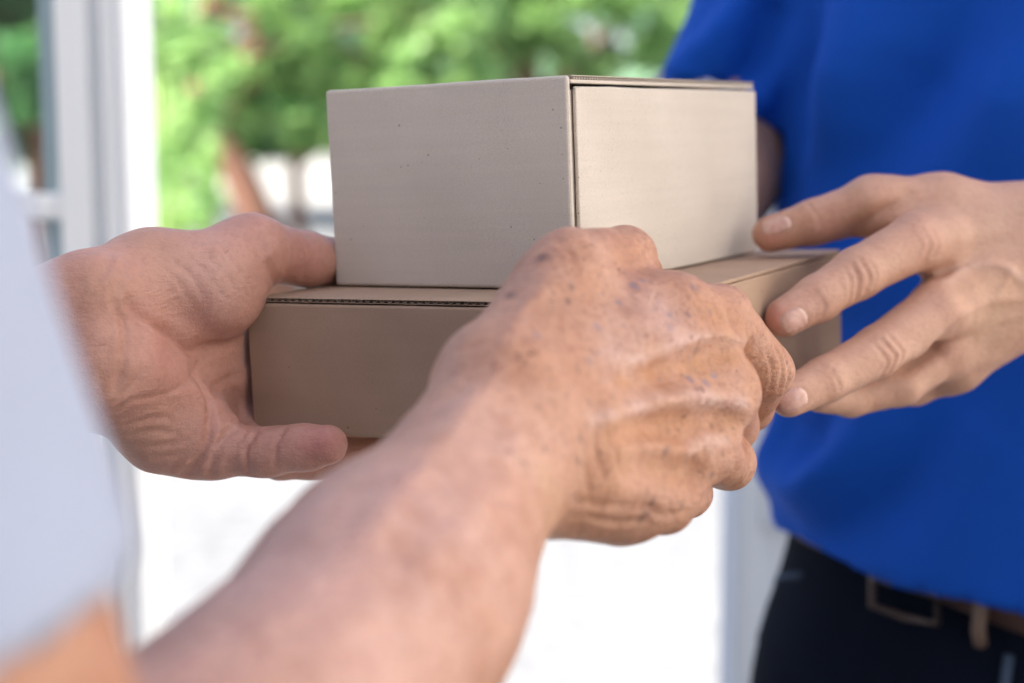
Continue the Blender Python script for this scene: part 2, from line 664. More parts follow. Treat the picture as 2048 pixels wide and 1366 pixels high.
LEAF = [leaf_mat('leaf_fresh', (0.24, 0.40, 0.14), (0.40, 0.60, 0.22)),
        leaf_mat('leaf_deep', (0.08, 0.21, 0.07), (0.15, 0.36, 0.11)),
        leaf_mat('leaf_grey', (0.27, 0.42, 0.29), (0.38, 0.56, 0.38))]


def leaves(name, clumps, n, size, mat, parent, seed, squash=1.0):
    r = np.random.RandomState(seed)
    clumps = np.array(clumps, float)
    w = clumps[:, 3] ** 2
    ci = r.choice(len(clumps), n, p=w / w.sum())
    d = r.normal(size=(n, 3)); d /= np.linalg.norm(d, axis=1, keepdims=True)
    rad = clumps[ci, 3] * (0.35 + 0.7 * r.rand(n) ** 0.6)
    pos = clumps[ci, :3] + d * rad[:, None] * np.array([1, 1, squash])
    a = r.normal(size=(n, 3)); a[:, 2] *= 0.5; a /= np.linalg.norm(a, axis=1, keepdims=True)
    b = np.cross(a, r.normal(size=(n, 3))); b /= np.linalg.norm(b, axis=1, keepdims=True)
    s = size * (0.6 + 0.8 * r.rand(n))[:, None]
    tip, side = a * s, b * s * 0.36
    nn = np.cross(a, b) * s * 0.12
    v = np.stack([pos - tip, pos + side - nn, pos + tip, pos - side - nn], 1).reshape(-1, 3)
    f = np.arange(4 * n).reshape(n, 4)
    o = mesh_obj(name, v, f, mat, parent)
    at = o.data.attributes.new('tone', 'FLOAT', 'POINT')
    tone = np.clip(r.rand(n) * 0.35 + 0.65 * r.rand(len(clumps))[ci], 0, 1)
    at.data.foreach_set('value', np.repeat(tone, 4).astype(np.float32))
    return o


def tree(name, label, base, trunk, clumps, n, size, mat, seed, group='garden trees beyond the driveway', radii=None, bark='bark', squash=0.8):
    t = empty(name, base, label, 'tree' if 'tree' in name else 'shrub', group)
    mb = MB()
    mb.tube([np.array(base) + np.array(q) for q in trunk], radii or np.linspace(0.13, 0.05, len(trunk)), 10)
    rr = random.Random(seed)
    for c in clumps[:9]:
        k = rr.randint(len(trunk) // 2, len(trunk) - 1)
        s = np.array(base) + np.array(trunk[k]); e = np.array(c[:3])
        m_ = (s + e) / 2 + np.array([rr.uniform(-.2, .2), rr.uniform(-.2, .2), 0.1])
        mb.tube([s, m_, e], [0.045, 0.03, 0.012], 6)
    mb.build('trunk', M[bark], t, smooth=True)
    leaves('crown', clumps, n, size, mat, t, seed, squash)
    return t


def at_px(px, py, dist):
    return c2w(P(px, py, dist))


def clump_field(seed, x0, x1, y0, y1, d0, d1, n, r0, r1):
    r = random.Random(seed)
    out = []
    for _ in range(int(n * 1.9)):
        q = at_px(r.uniform(x0, x1), r.uniform(y0, y1), r.uniform(d0, d1))
        out.append((*q, 0.62 * r.uniform(r0, r1)))
    return out


# low branching tree whose reddish trunk shows left of the boxes
b0 = at_px(560, 297, 11.5); b0[2] = 0
def rel(px, py, d): return at_px(px, py, d) - b0
tree('garden_tree', 'low spreading tree with a leaning reddish brown trunk left of the boxes', b0,
     [(0, 0, 0), rel(530, 470, 11.5), rel(480, 350, 11.4), rel(425, 260, 11.3), rel(390, 150, 11.2), rel(400, 20, 11.2)],
     clump_field(3, 420, 980, -120, 190, 10.2, 12.6, 34, 0.16, 0.34) + clump_field(33, 470, 700, 215, 300, 11.2, 12.6, 9, 0.14, 0.22), 9000, 0.075, LEAF[0], 3,
     radii=[0.17, 0.15, 0.13, 0.10, 0.07, 0.04])
b1 = at_px(600, 297, 14); b1[2] = 0
tree('garden_tree', 'thin trunked tree with deep green leaves behind the leaning trunk', b1,
     [(0, 0, 0), at_px(598, 460, 14) - b1, at_px(590, 330, 14) - b1, at_px(610, 180, 14) - b1],
     clump_field(5, 480, 760, 150, 290, 13, 15, 16, 0.2, 0.36), 5200, 0.085, LEAF[1], 5, radii=[0.09, 0.075, 0.065, 0.04])
b2 = at_px(1060, 297, 13.5); b2[2] = 0
tree('garden_tree', 'yellow green leafy tree directly above the upper box', b2,
     [(0, 0, 0), at_px(1060, 430, 13.5) - b2, at_px(1050, 250, 13.5) - b2, at_px(1080, 60, 13.5) - b2],
     clump_field(7, 760, 1420, -160, 150, 12, 15, 40, 0.2, 0.42), 11000, 0.085, LEAF[0], 7)
b3 = at_px(1200, 297, 19); b3[2] = 0
tree('garden_tree', 'grey green tree behind the yellow green one near the blue sleeve', b3,
     [(0, 0, 0), at_px(1200, 400, 19) - b3, at_px(1210, 240, 19) - b3, at_px(1190, 60, 19) - b3],
     clump_field(9, 900, 1620, -220, 230, 17.5, 21, 44, 0.3, 0.6), 11000, 0.12, LEAF[2], 9)
b4 = at_px(700, 297, 22); b4[2] = 0
tree('garden_tree', 'broad grey green tree far behind the leaning trunk', b4,
     [(0, 0, 0), at_px(700, 380, 22) - b4, at_px(720, 240, 22) - b4, at_px(700, 20, 22) - b4],
     clump_field(11, 330, 1050, -260, 265, 20, 24, 60, 0.35, 0.75), 15000, 0.13, LEAF[2], 11)
b5 = at_px(60, 297, 12); b5[2] = 0
tree('garden_tree', 'dark green tree seen through the glazed door', b5,
     [(0, 0, 0), at_px(60, 480, 12) - b5, at_px(80, 300, 12) - b5, at_px(40, 60, 12) - b5],
     clump_field(13, -260, 290, -160, 330, 11, 13.5, 40, 0.2, 0.4), 10000, 0.085, LEAF[1], 13)
b6 = at_px(250, 297, 26); b6[2] = 0
tree('garden_tree', 'tall pale tree at the back of the garden beside the door post', b6,
     [(0, 0, 0), at_px(250, 380, 26) - b6, at_px(260, 200, 26) - b6, at_px(240, 0, 26) - b6],
     clump_field(15, -200, 520, -300, 300, 24, 28, 60, 0.4, 0.9), 15000, 0.15, LEAF[0], 15)

# pale stalked plant right beside the door post
b7 = at_px(360, 297, 7.0); b7[2] = 0
cl = empty('cane_plant', b7, 'clump of pale green upright canes with narrow leaves beside the door post', 'plant')
rr = random.Random(4)
for i in range(11):
    x = rr.uniform(305, 425)
    top = rr.uniform(60, 330) if i > 2 else rr.uniform(-80, 20)
    lean = rr.uniform(-40, 40)
    q = [at_px(x, 680, 7.0 + rr.uniform(-.3, .3)), at_px(x + lean * 0.4, 430, 7), at_px(x + lean, top, 7)]
    q[0][2] = 0
    MB().tube(q, [0.018, 0.016, 0.008], 7).build('cane', M.setdefault('cane', paint_mat('green_cane', (0.20, 0.34, 0.07), 0.5, 0.2)), cl, smooth=True)
leaves('foliage', clump_field(21, 305, 430, 20, 440, 6.7, 7.4, 26, 0.06, 0.12), 420, 0.085, LEAF[0], cl, 21, 1.6)
fl = MB()
q = at_px(391, 180, 6.9)
for k in range(7):
    a = k * 0.9
    fl.tube([q, q + np.array([0.035 * math.cos(a), -0.01, 0.035 * math.sin(a)])], [0.006, 0.012], 6)
fl.build('flower', paint_mat('coral_petal', (0.70, 0.36, 0.24), 0.6), cl, smooth=True)

# a hedge and a low pale garden wall closing the view
hd = empty('hedge', (0, 36, 0), 'long clipped hedge along the far side of the driveway', 'hedge')
leaves('foliage', [(x, 36 + random.Random(int(x * 10)).uniform(-.5, .5), z, 0.9) for x in np.arange(-17, 17, 0.9) for z in (1.6, 2.6)], 18000, 0.19, LEAF[1], hd, 31)
MB().box(-17, 17, 35.7, 36.3, 0, 2.6).build('branch_core', M['bark'], hd)
gw = MB().box(-20, 20, 33.9, 34.1, 0, 1.5).build('garden_wall', paint_mat('pale_render', (0.55, 0.54, 0.52), 0.9))
tag(gw, 'low pale rendered garden wall in front of the far hedge', 'wall')

# glazed door and its frame, left
def glass_mat():
    m, nt, b = new_mat('door_glass')
    b.inputs['Base Color'].default_value = (0.86, 0.93, 0.93, 1)
    b.inputs['Transmission Weight'].default_value = 1.0
    b.inputs['Roughness'].default_value = 0.0
    b.inputs['IOR'].default_value = 1.45
    return m


def wx(px, d): return (px - 1024) / FPX * d
D1 = 1.25
gd = empty('glazed_door', (wx(60, D1), D1 * 0.99, 0), 'white glazed door leaf with a glazing bar behind the sleeve', 'door')
yd = D1 * 1.025
zl = c2w(P(60, 415, D1))[2]
MB().box(wx(72, D1), wx(112, D1), yd - 0.004, yd + 0.022, 0.02, 2.1).build('stile', paint_mat('grey_blue_edge', (0.30, 0.40, 0.44), 0.4), gd, 0.002)
MB().box(wx(114, D1), wx(176, D1), yd - 0.02, yd + 0.025, 0.02, 2.1).build('stile', M['white_paint'], gd, 0.003)
MB().box(wx(-900, D1), wx(-840, D1), yd - 0.02, yd + 0.025, 0.02, 2.1).build('stile', M['white_paint'], gd, 0.003)
for z in (0.02, zl - 0.55, zl, zl + 0.55, 2.06):
    MB().box(wx(-838, D1), wx(111, D1), yd - 0.012, yd + 0.018, z - 0.011, z + 0.011).build('glazing_bar', M['white_paint'], gd, 0.003)
for a, b in ((0.031, zl - 0.561), (zl - 0.539, zl - 0.011), (zl + 0.011, zl + 0.539), (zl + 0.561, 2.049)):
    MB().box(wx(-838, D1), wx(71, D1), yd + 0.001, yd + 0.005, a, b).build('glass_pane', M.setdefault('glass', glass_mat()), gd)
df = empty('door_frame', (wx(240, D1), D1, 0), 'white painted door frame post left of the garden', 'door frame')
MB().box(wx(178, D1), wx(198, D1), yd - 0.006, yd + 0.06, 0, 2.25).build('rebate', M['white_paint'], df)
MB().box(wx(199, D1), wx(241, D1), yd - 0.015, yd + 0.07, 0, 2.25).build('stop', M['white_paint'], df, 0.003)
MB().box(wx(242, D1), wx(258, D1), yd - 0.022, yd + 0.075, 0, 2.25).build('post', M['white_paint'], df, 0.004)

# panelled door leaf behind the courier
D2 = 1.55
x0 = wx(1474, D2)
y2 = D2 * 0.98
pd = empty('panelled_door', (x0, y2, 0), 'pale painted panelled door leaf behind the person in blue', 'door')
ux, uy = math.cos(math.radians(16)), math.sin(math.radians(16))
U = np.array([ux, uy, 0]); V_ = np.array([-uy, ux, 0]); O = np.array([x0, y2, 0.02])
W_, H_ = 0.82, 2.05
for nm, a0, a1, h0, h1 in (('stile', 0, 0.028, 0, H_), ('stile', W_ - 0.1, W_, 0, H_), ('rail', 0.028, W_ - 0.1, 0, 0.2), ('rail', 0.028, W_ - 0.1, 0.86, 0.98), ('rail', 0.028, W_ - 0.1, 1.95, H_)):
    MB().quad_box(O + U * a0 + np.array([0, 0, h0]), U * (a1 - a0), V_ * 0.04, np.array([0, 0, h1 - h0])).build(nm, M.setdefault('shaded_paint', paint_mat('shaded_door_paint', (0.36, 0.41, 0.50), 0.5, 0.03)), pd, 0.003)  # white door: its bluish shade is mixed into the paint colour
for h0, h1 in ((0.2, 0.86), (0.98, 1.95)):
    MB().quad_box(O + U * 0.028 + V_ * 0.014 + np.array([0, 0, h0]), U * (W_ - 0.128), V_ * 0.012, np.array([0, 0, h1 - h0])).build('panel', M.setdefault('shaded_paint', paint_mat('shaded_door_paint', (0.36, 0.41, 0.50), 0.5, 0.03)), pd)

# unseen walls added to keep direct sun off the people and bounce light
blocker = MB().box(-1.4, 0.4, -2.1, -1.9, 0, 4.7).box(-1.6, -1.4, -2.1, 0.68, 0, 4.7).build('sun_blocker_wall', paint_mat('warm_plaster', (0.42, 0.40, 0.39), 0.9))
tag(MB().box(2.3, 2.5, -3.6, 4.4, 0, 4.4).build('bounce_wall', paint_mat('cream_render', (0.80, 0.775, 0.73), 0.9)), kind='structure')  # unseen wall added to reflect sunlight onto the scene from the right
tag(blocker, kind='structure')

# ------------------------------------------------------------------ the two cardboard boxes
def rot(yaw, pit, rol):
    cy, sy, cp, sp, cr, sr = math.cos(yaw), math.sin(yaw), math.cos(pit), math.sin(pit), math.cos(rol), math.sin(rol)
    return (np.array([[cr, -sr, 0], [sr, cr, 0], [0, 0, 1]]) @ np.array([[1, 0, 0], [0, cp, -sp], [0, sp, cp]]) @ np.array([[cy, 0, sy], [0, 1, 0], [-sy, 0, cy]]))


TILT = (0.12819607, -0.03830277)
MU = rot(0.54555423, *TILT)
ML = rot(math.radians(28.6), *TILT)


def frame_from(mat3, origin_cam, name, label):
    """empty whose axes are: x along the left face, y along the right face, z up"""
    A = C2W @ (mat3 @ np.array([-1, 0, 0])); B = C2W @ (mat3 @ np.array([0, 0, 1])); U_ = C2W @ (mat3 @ np.array([0, -1, 0]))
    o = empty(name, (0, 0, 0), label, 'box')
    R3 = Matrix(np.stack([A, B, U_], 1).tolist())
    o.matrix_world = Matrix.Translation(Vector(c2w(origin_cam))) @ R3.to_4x4()
    return o, (A, B, U_)


def part(name, mb, mat, root, bevel=0.0):
    o = mb.build(name, mat, None, bevel)
    o.parent = root
    return o


warp_tex = bpy.data.textures.new('board_warp', 'CLOUDS')
warp_tex.noise_scale = 0.035
warp_tex.noise_depth = 2


def warp(root, strength):
    """real board is never quite flat: bow every panel and wobble its edges a little"""
    for o in root.children_recursive:
        if not o.name.startswith(('front_panel', 'side_panel')): continue
        bev = [m for m in o.modifiers if m.type == 'BEVEL']
        w_ = bev[0].width if bev else 0.0005
        o.modifiers.clear()
        m = o.modifiers.new('bevel', 'BEVEL'); m.width = w_ * 1.3; m.segments = 3; m.limit_method = 'ANGLE'
        m = o.modifiers.new('grid', 'SUBSURF'); m.subdivision_type = 'SIMPLE'; m.levels = m.render_levels = 5
        m = o.modifiers.new('warp', 'DISPLACE'); m.texture = warp_tex; m.texture_coords = 'GLOBAL'; m.strength = strength; m.mid_level = 0.5
        m.direction = 'NORMAL'
        o.modifiers.new('wn', 'WEIGHTED_NORMAL')


def fluting(length, thick, depth, period):
    """zigzag paper between the two liners, running along +x, z from 0 to thick, depth along +y"""
    n = int(length / period) * 8
    x = np.linspace(0, length, n + 1)
    z = thick * (0.5 + 0.5 * np.clip(1.25 * np.sin(2 * math.pi * x / period), -1, 1))
    t = 0.0003
    rows = []
    for yy in (0, depth):
        for dz in (0, t):
            rows.append(np.stack([x, np.full_like(x, yy), np.clip(z + dz, 0, thick)], 1))
    v = np.concatenate(rows); m = n + 1
    f = []
    for i in range(n):
        f += [(i, i + 1, m + i + 1, m + i), (m + i, m + i + 1, 3 * m + i + 1, 3 * m + i), (i + 1, i, 2 * m + i, 2 * m + i + 1)]
    return v, f


# upper box: la along x, lb along y (x axis points to the left corner, y to the right corner)
la, lb, hh = 0.1125, 0.1819, 0.0797
ub, axes = frame_from(MU, np.array([0.02026277, -0.0983552, 0.56]), 'cardboard_box', 'pale cardboard mailer box on top of the wider brown box')
e = 0.0016
g = 0.0030                    # lid edge thickness
part('front_panel', MB().box(0, la, 0, 0.003, -hh, 0), M['kraft_pale'], ub, 0.0011)
part('corner_flap', MB().box(0.0018, 0.0045, 0.0032, 0.02, -hh + 0.001, -0.0052), M['kraft_pale'], ub, 0.0006)
part('side_panel', MB().box(-0.0006, 0.0012, 0.0054, lb, -hh + 0.0002, -g - 0.0011), M['kraft_pale'], ub, 0.0005)
part('side_panel', MB().box(la - 0.003, la, 0.0032, lb, -hh + 0.0002, -0.0032), M['kraft_pale'], ub, 0.0008)
part('back_panel', MB().box(0.0035, la - 0.0035, lb - 0.003, lb, -hh + 0.0002, -0.0032), M['kraft_pale'], ub, 0.0008)
part('bottom_panel', MB().box(0.0035, la - 0.0035, 0.0032, lb - 0.0032, -hh + 0.0001, -hh + 0.0025), M['kraft_pale'], ub)
lid = part('lid', MB().box(0.0075, la, 0.0032, lb, -0.0016, 0.0), M['kraft_pale'], ub, 0.0006)
tl = part('liner', MB().box(0.0, 0.0077, 0.0035, lb, -0.00022, 0.0000), M['kraft_pale'], lid)
bl = part('liner', MB().box(0.0003, 0.0077, 0.0035, lb, -0.0030, -0.00148), M['kraft_pale'], lid, 0.0005)
v, f = fluting(lb - 0.006, 0.0012, 0.0068, 0.0021)
v = np.stack([0.0002 + v[:, 1], 0.0042 + v[:, 0], -0.00142 + v[:, 2]], 1)
fo = mesh_obj('fluting', v, f, M['kraft_pale']); fo.parent = lid

# lower box
la2, lb2, h2 = 0.1690, 0.2390, 0.0530
NL = None
nrm = MU @ np.array([0, 1, 0])
p0 = np.array([0.02026277, -0.0983552, 0.56]) + hh * nrm + nrm * 0.0006
ray = P(1280, 608, 1.0)
corner = ray * (nrm @ p0) / (nrm @ ray)
lbx, axes2 = frame_from(ML, corner, 'cardboard_box', 'wide brown cardboard box held underneath the pale one')
part('front_panel', MB().box(0.0, la2, 0, 0.003, -h2, -0.0023), M['kraft_brown'], lbx, 0.0009)
part('side_panel', MB().box(0, 0.003, 0.0032, lb2, -h2 + 0.0002, -0.0019), M['kraft_brown'], lbx, 0.0008)
part('side_panel', MB().box(la2 - 0.003, la2, 0.0032, lb2, -h2 + 0.0002, -0.0019), M['kraft_brown'], lbx, 0.0008)
part('back_panel', MB().box(0.0035, la2 - 0.0035, lb2 - 0.003, lb2, -h2 + 0.0002, -0.0019), M['kraft_brown'], lbx, 0.0008)
part('bottom_panel', MB().box(0.0035, la2 - 0.0035, 0.0032, lb2 - 0.0032, -h2 + 0.0001, -h2 + 0.0025), M['kraft_brown'], lbx)
lid = part('lid', MB().box(0.0, la2 - 0.003, 0.0065, lb2, -0.0017, 0.0), M['kraft_brown'], lbx, 0.0007)
part('liner', MB().box(0.0003, la2 - 0.0036, 0.0004, 0.0066, -0.00026, -0.0001), M['kraft_brown'], lid)
part('liner', MB().box(0.0003, la2 - 0.0036, 0.0006, 0.0066, -0.0017, -0.00150), M['kraft_brown'], lid)
v, f = fluting(la2 - 0.005, 0.0012, 0.005, 0.0033)
fo = mesh_obj('fluting', np.stack([0.0006 + v[:, 0], 0.0008 + v[:, 1], -0.00148 + v[:, 2]], 1), f, M['fluting']); fo.parent = lid
warp(ub, 0.0006)
warp(lbx, 0.0005)

# ------------------------------------------------------------------ the receiver: right arm
mm = 0.001
HI = 0.0010                        # voxel of the hands
R = Sdf()
ELB = np.array([-0.093, 0.132, 0.25])
R.path([ELB, P(752, 1172, .385), P(988, 800, .452)], [.041, .0200, .0160], 0.03)
R.path([ELB, P(802, 1222, .385), P(1038, 940, .452)], [.041, .0200, .0158], 0.03)
RU = Sdf()
RU.path([ELB + np.array([0.004, 0, 0]), np.array([-0.121, 0.05, 0.237]), np.array([-0.128, 0.02, 0.233]), np.array([-0.173, -0.133, 0.21])], [.053, .051, .045, .050], 0.02)
wr = P(1030, 860, .455)
R.add(P(1010, 770, .456), P(1370, 648, .517), .016, .0128, .012)
R.add(P(1090, 640, .487), P(1330, 618, .518), .0130, .0120, .014)
R.add(wr, P(1392, 780, .512), .0165, .0125, .012)
R.add(wr, P(1350, 890, .503), .0165, .0120, .012)
R.add(P(1060, 935, .455), P(1290, 985, .490), .0165, .0115, .012)
R.add(P(1120, 965, .463), P(1240, 992, .483), .0145, .0150, .012)
R.add(P(1000, 760, .458), P(1118, 560, .490), .0165, .0120, .012)
R.path([P(1405, 655, .522), P(1440, 785, .517), P(1398, 893, .510), P(1325, 995, .496)], [.0112, .0112, .0105, .0098], .006)
R.chain([P(1110, 570, .490), P(1140, 527, .497), P(1250, 515, .530), P(1278, 552, .562)], [.0118, .0112, .0106, .009], .008)
R.chain([P(1370, 655, .517), P(1438, 634, .530), P(1530, 742, .575), P(1500, 815, .605), P(1440, 850, .625)], [.0112, .0112, .0106, .009, .0078], .006)
R.chain([P(1392, 780, .512), P(1447, 788, .522), P(1462, 850, .585), P(1440, 870, .615), P(1380, 880, .635)], [.0112, .0110, .0102, .009, .0078], .006)
R.chain([P(1350, 890, .503), P(1402, 897, .515), P(1455, 925, .556), P(1430, 915, .590), P(1370, 905, .61)], [.0108, .0105, .0098, .0085, .0075], .006)
R.chain([P(1290, 985, .490), P(1325, 1003, .500), P(1372, 985, .540), P(1370, 950, .565), P(1320, 930, .58)], [.0105, .0098, .0088, .0078, .007], .006)

# left arm
L = Sdf()
WL1, WL2 = P(170, 607, .556), P(190, 745, .553)
ELL = np.array([-0.40, 0.09, 0.50])
LM = WL1 * .5 + WL2 * .5
LM = LM * .7 + ELL * .3
L.path([WL1, LM + np.array([0, -.011, 0])], [.0165, .022], .02)
L.path([WL2, LM + np.array([0, .011, 0])], [.0165, .022], .02)
LU = Sdf()
LU.add(LM + np.array([0, -.011, 0]), ELL, .022, .042, .02)
LU.add(LM + np.array([0, .011, 0]), ELL, .022, .042, .02)
LU.path([ELL, np.array([-0.477, -0.133, 0.44])], [.042, .055], .03)
L.add(WL1, P(305, 552, .583), .0165, .0170, .012)
L.add(P(300, 570, .583), P(410, 575, .590), .0180, .0215, .012)
L.add(P(400, 590, .590), P(500, 503, .603), .0180, .0135, .010)
L.add(WL2, P(335, 848, .580), .0165, .0170, .012)
L.add(P(250, 700, .560), P(380, 740, .600), .0165, .0150, .014)
L.add(P(330, 850, .580), P(405, 878, .582), .0170, .0142, .010)
L.add(P(330, 760, .585), P(440, 765, .625), .0160, .0140, .014)
L.add(P(380, 690, .605), P(465, 690, .640), .0150, .0130, .014)
L.add(P(420, 730, .612), P(505, 770, .645), .0140, .0130, .012)
L.add(P(430, 650, .615), P(505, 690, .650), .0140, .0130, .012)
L.chain([P(480, 508, .601), P(505, 500, .603), P(610, 518, .627), P(700, 527, .652)], [.0135, .0132, .0112, .0095], .006)
L.chain([P(405, 885, .582), P(440, 893, .581), P(535, 904, .575), P(610, 895, .570), P(655, 889, .566)], [.0115, .0108, .0090, .0084, .0075], .007)
L.chain([P(410, 850, .600), P(450, 850, .613), P(560, 912, .608), P(680, 920, .611), P(790, 912, .615)], [.0120, .0110, .0092, .0085, .0075], .007)
L.chain([P(430, 780, .620), P(470, 790, .632), P(550, 880, .640), P(680, 892, .650), P(770, 890, .655)], [.0120, .0110, .0092, .0085, .0075], .007)
L.chain([P(455, 700, .638), P(490, 715, .648), P(560, 830, .668), P(660, 865, .685), P(740, 865, .690)], [.0120, .0110, .0092, .0085, .0075], .007)

# ------------------------------------------------------------------ the courier: left arm
D = Sdf()
W1, W2 = P(2075, 457, .683), P(2075, 587, .683)
ELD = np.array([0.46, -0.05, 0.80])
DM = (W1 * .5 + W2 * .5) * .75 + ELD * .25
D.path([W1, DM + np.array([0, -.011, 0])], [.0162, .021], .02)
D.path([W2, DM + np.array([0, .011, 0])], [.0165, .021], .02)
DU = Sdf()
DU.add(DM + np.array([0, -.011, 0]), ELD, .021, .040, .02)
DU.add(DM + np.array([0, .011, 0]), ELD, .021, .040, .02)
DU.path([ELD, np.array([0.48, -0.36, 0.85])], [.040, .055], .03)
D.add(W1, P(1850, 480, .665), .0162, .0125, .014)
D.add(P(2075, 520, .683), P(1890, 610, .660), .0165, .0125, .014)
D.add(W2, P(1905, 690, .670), .0165, .0115, .014)
D.add(W2, P(1915, 735, .680), .0150, .0100, .014)
D.add(P(2060, 450, .683), P(1880, 418, .682), .0160, .0140, .012)
D.add(P(1880, 420, .682), P(1760, 412, .681), .0140, .0122, .012)
D.chain([P(1770, 412, .681), P(1735, 412, .681), P(1630, 444, .686), P(1541, 468, .690)], [.0122, .0120, .0100, .0083], .008)
D.chain([P(1870, 480, .662), P(1830, 484, .655), P(1715, 547, .641), P(1635, 597, .633), P(1569, 635, .628)], [.0122, .0120, .0108, .0095, .0082], .006)
D.chain([P(1900, 610, .658), P(1870, 622, .650), P(1757, 703, .634), P(1650, 760, .620), P(1578, 795, .611)], [.0122, .0118, .0106, .0093, .0080], .006)
D.chain([P(1905, 690, .672), P(1885, 705, .668), P(1800, 766, .660), P(1700, 793, .655), P(1640, 790, .642)], [.0115, .0110, .0098, .0085, .0075], .006)
D.chain([P(1915, 738, .682), P(1895, 747, .685), P(1830, 772, .690), P(1760, 782, .688), P(1720, 785, .68)], [.0098, .0092, .0085, .0078, .007], .006)

# right arm, mostly behind the boxes
DR = Sdf()
SHR = P(1690, -270, 1.06); ER = P(1432, 345, .99); WR_ = P(1270, 590, .83)
DR.path([SHR, P(1565, -20, 1.035), P(1450, 215, 1.015), ER], [.045, .038, .036, .036], .03)
DR.path([ER, WR_], [.037, .024], .03)
DR.path([WR_, P(1200, 600, .80)], [.024, .020], .02)
DR.chain([P(1215, 590, .80), P(1180, 560, .775), P(1130, 550, .765)], [.012, .011, .009], .008)
for i, dy in enumerate((0, 28, 56, 84)):
    DR.chain([P(1190, 595 + dy * .8, .80), P(1120, 600 + dy, .79), P(1060, 610 + dy, .78)], [.011, .010, .008], .006)

OLD, PALM, YOUNG = (0.475, 0.245, 0.16), (0.53, 0.272, 0.205), (0.50, 0.28, 0.195)
# ------------------------------------------------------------------ skin relief (pixel strokes laid on the surface: height mm, width mm) and skin colour
rs = random.Random(11)
R_strokes = [
    ([(1180, 740), (1290, 690), (1400, 640)], 0.7, 3.2),
    ([(1235, 735), (1292, 722), (1345, 692), (1392, 676), (1440, 668), (1490, 684)], 1.1, 2.3),
    ([(1180, 845), (1260, 822), (1341, 800), (1420, 798), (1490, 812)], 1.5, 3.0),
    ([(1300, 815), (1345, 806), (1385, 822)], 0.6, 1.6),
    ([(1210, 905), (1300, 893), (1367, 900), (1418, 878), (1450, 884)], 1.1, 2.5),
    ([(1190, 965), (1270, 975), (1330, 998)], 0.8, 3.0),
    ([(1240, 765), (1350, 742), (1450, 728)], -1.5, 5.0),
    ([(1250, 862), (1370, 848), (1455, 850)], -1.7, 5.0),
    ([(1250, 938), (1330, 940), (1390, 955)], -1.3, 4.0),
    ([(1150, 600), (1250, 590), (1340, 600)], -0.8, 5.0),
    ([(1010, 690), (1050, 620), (1110, 560)], 0.8, 3.0),
    ([(1187, 855), (1195, 910), (1208, 962)], -0.5, 1.2),
    ([(1205, 850), (1222, 905), (1240, 950)], -0.45, 1.2),
    ([(1165, 880), (1172, 940), (1180, 1000)], -0.5, 1.3),
    ([(1150, 1000), (1200, 1012), (1260, 1010)], -0.6, 1.3),
    ([(1165, 1030), (1230, 1045), (1300, 1040)], -0.6, 1.3),
    ([(1280, 1010), (1330, 1030), (1370, 1025)], -0.5, 1.2),
    ([(1548, 690), (1564, 730), (1560, 780)], -0.5, 1.0),
    ([(1532, 700), (1546, 745), (1538, 790)], -0.45, 1.0),
    ([(1570, 715), (1578, 745), (1572, 785)], -0.5, 1.0),
    ([(1262, 472), (1284, 500), (1290, 530)], -0.5, 1.1),
    ([(1278, 478), (1298, 505), (1302, 528)], -0.4, 1.0),
    ([(1110, 480), (1135, 500), (1150, 530)], -0.4, 1.3),
    ([(1490, 880), (1503, 920), (1495, 960)], -0.4, 1.0),
    ([(1425, 590), (1450, 610), (1462, 645)], -0.5, 1.3),
    ([(1405, 600), (1428, 620), (1440, 650)], -0.4, 1.2),
    ([(700, 1120), (820, 960), (960, 790), (1060, 700)], 0.9, 4.5),
    ([(820, 1200), (930, 1050), (1040, 930)], 0.5, 4.0),
]
for i in range(60):                       # fine crow's-foot lines over the back of the hand
    x, y = rs.uniform(1060, 1430), rs.uniform(560, 1040)
    a = rs.uniform(0.9, 1.9); l = rs.uniform(18, 42)
    R_strokes.append(([(x, y), (x + l * math.cos(a) * .5 + rs.uniform(-4, 4), y + l * .5 * math.sin(a)), (x + l * math.cos(a), y + l * math.sin(a))], -rs.uniform(.15, .4), rs.uniform(.8, 1.3)))
TAN, PINK, SPOT, PURP = (0.50, 0.235, 0.115), (0.60, 0.385, 0.33), (0.21, 0.105, 0.08), (0.28, 0.20, 0.24)
R_blobs = [
    (1120, 620, 9, (0.40, 0.19, 0.115), .75), (1085, 640, 6, (0.42, 0.2, 0.12), .5), (1060, 560, 6, (0.36, 0.19, 0.13), .5), (1130, 505, 9, (0.44, 0.22, 0.14), .6),
    (1230, 830, 11, TAN, .6), (1330, 850, 10, TAN, .55), (1400, 740, 9, TAN, .5), (1300, 760, 8, TAN, .4), (1420, 640, 8, (0.55, 0.27, 0.15), .6), (1350, 950, 13, (0.45, 0.22, 0.125), .6), (1210, 960, 14, (0.47, 0.235, 0.125), .6), (1540, 730, 13, (0.52, 0.27, 0.17), .5),
    (1290, 1000, 10, (0.42, 0.21, 0.13), .5), (1240, 700, 14, PINK, .6), (1330, 630, 13, (0.56, 0.36, 0.33), .6), (1400, 800, 6, PINK, .5), (1210, 540, 10, (0.58, 0.34, 0.25), .5), (1420, 880, 5, PINK, .4),
    (1000, 900, 26, (0.62, 0.37, 0.30), .7), (850, 1100, 34, (0.63, 0.37, 0.31), .8), (640, 1120, 30, (0.62, 0.37, 0.31), .7), (450, 1250, 40, (0.62, 0.36, 0.30), .7), (1100, 1010, 14, (0.50, 0.28, 0.16), .6), (700, 1250, 35, (0.56, 0.32, 0.25), .6),
]
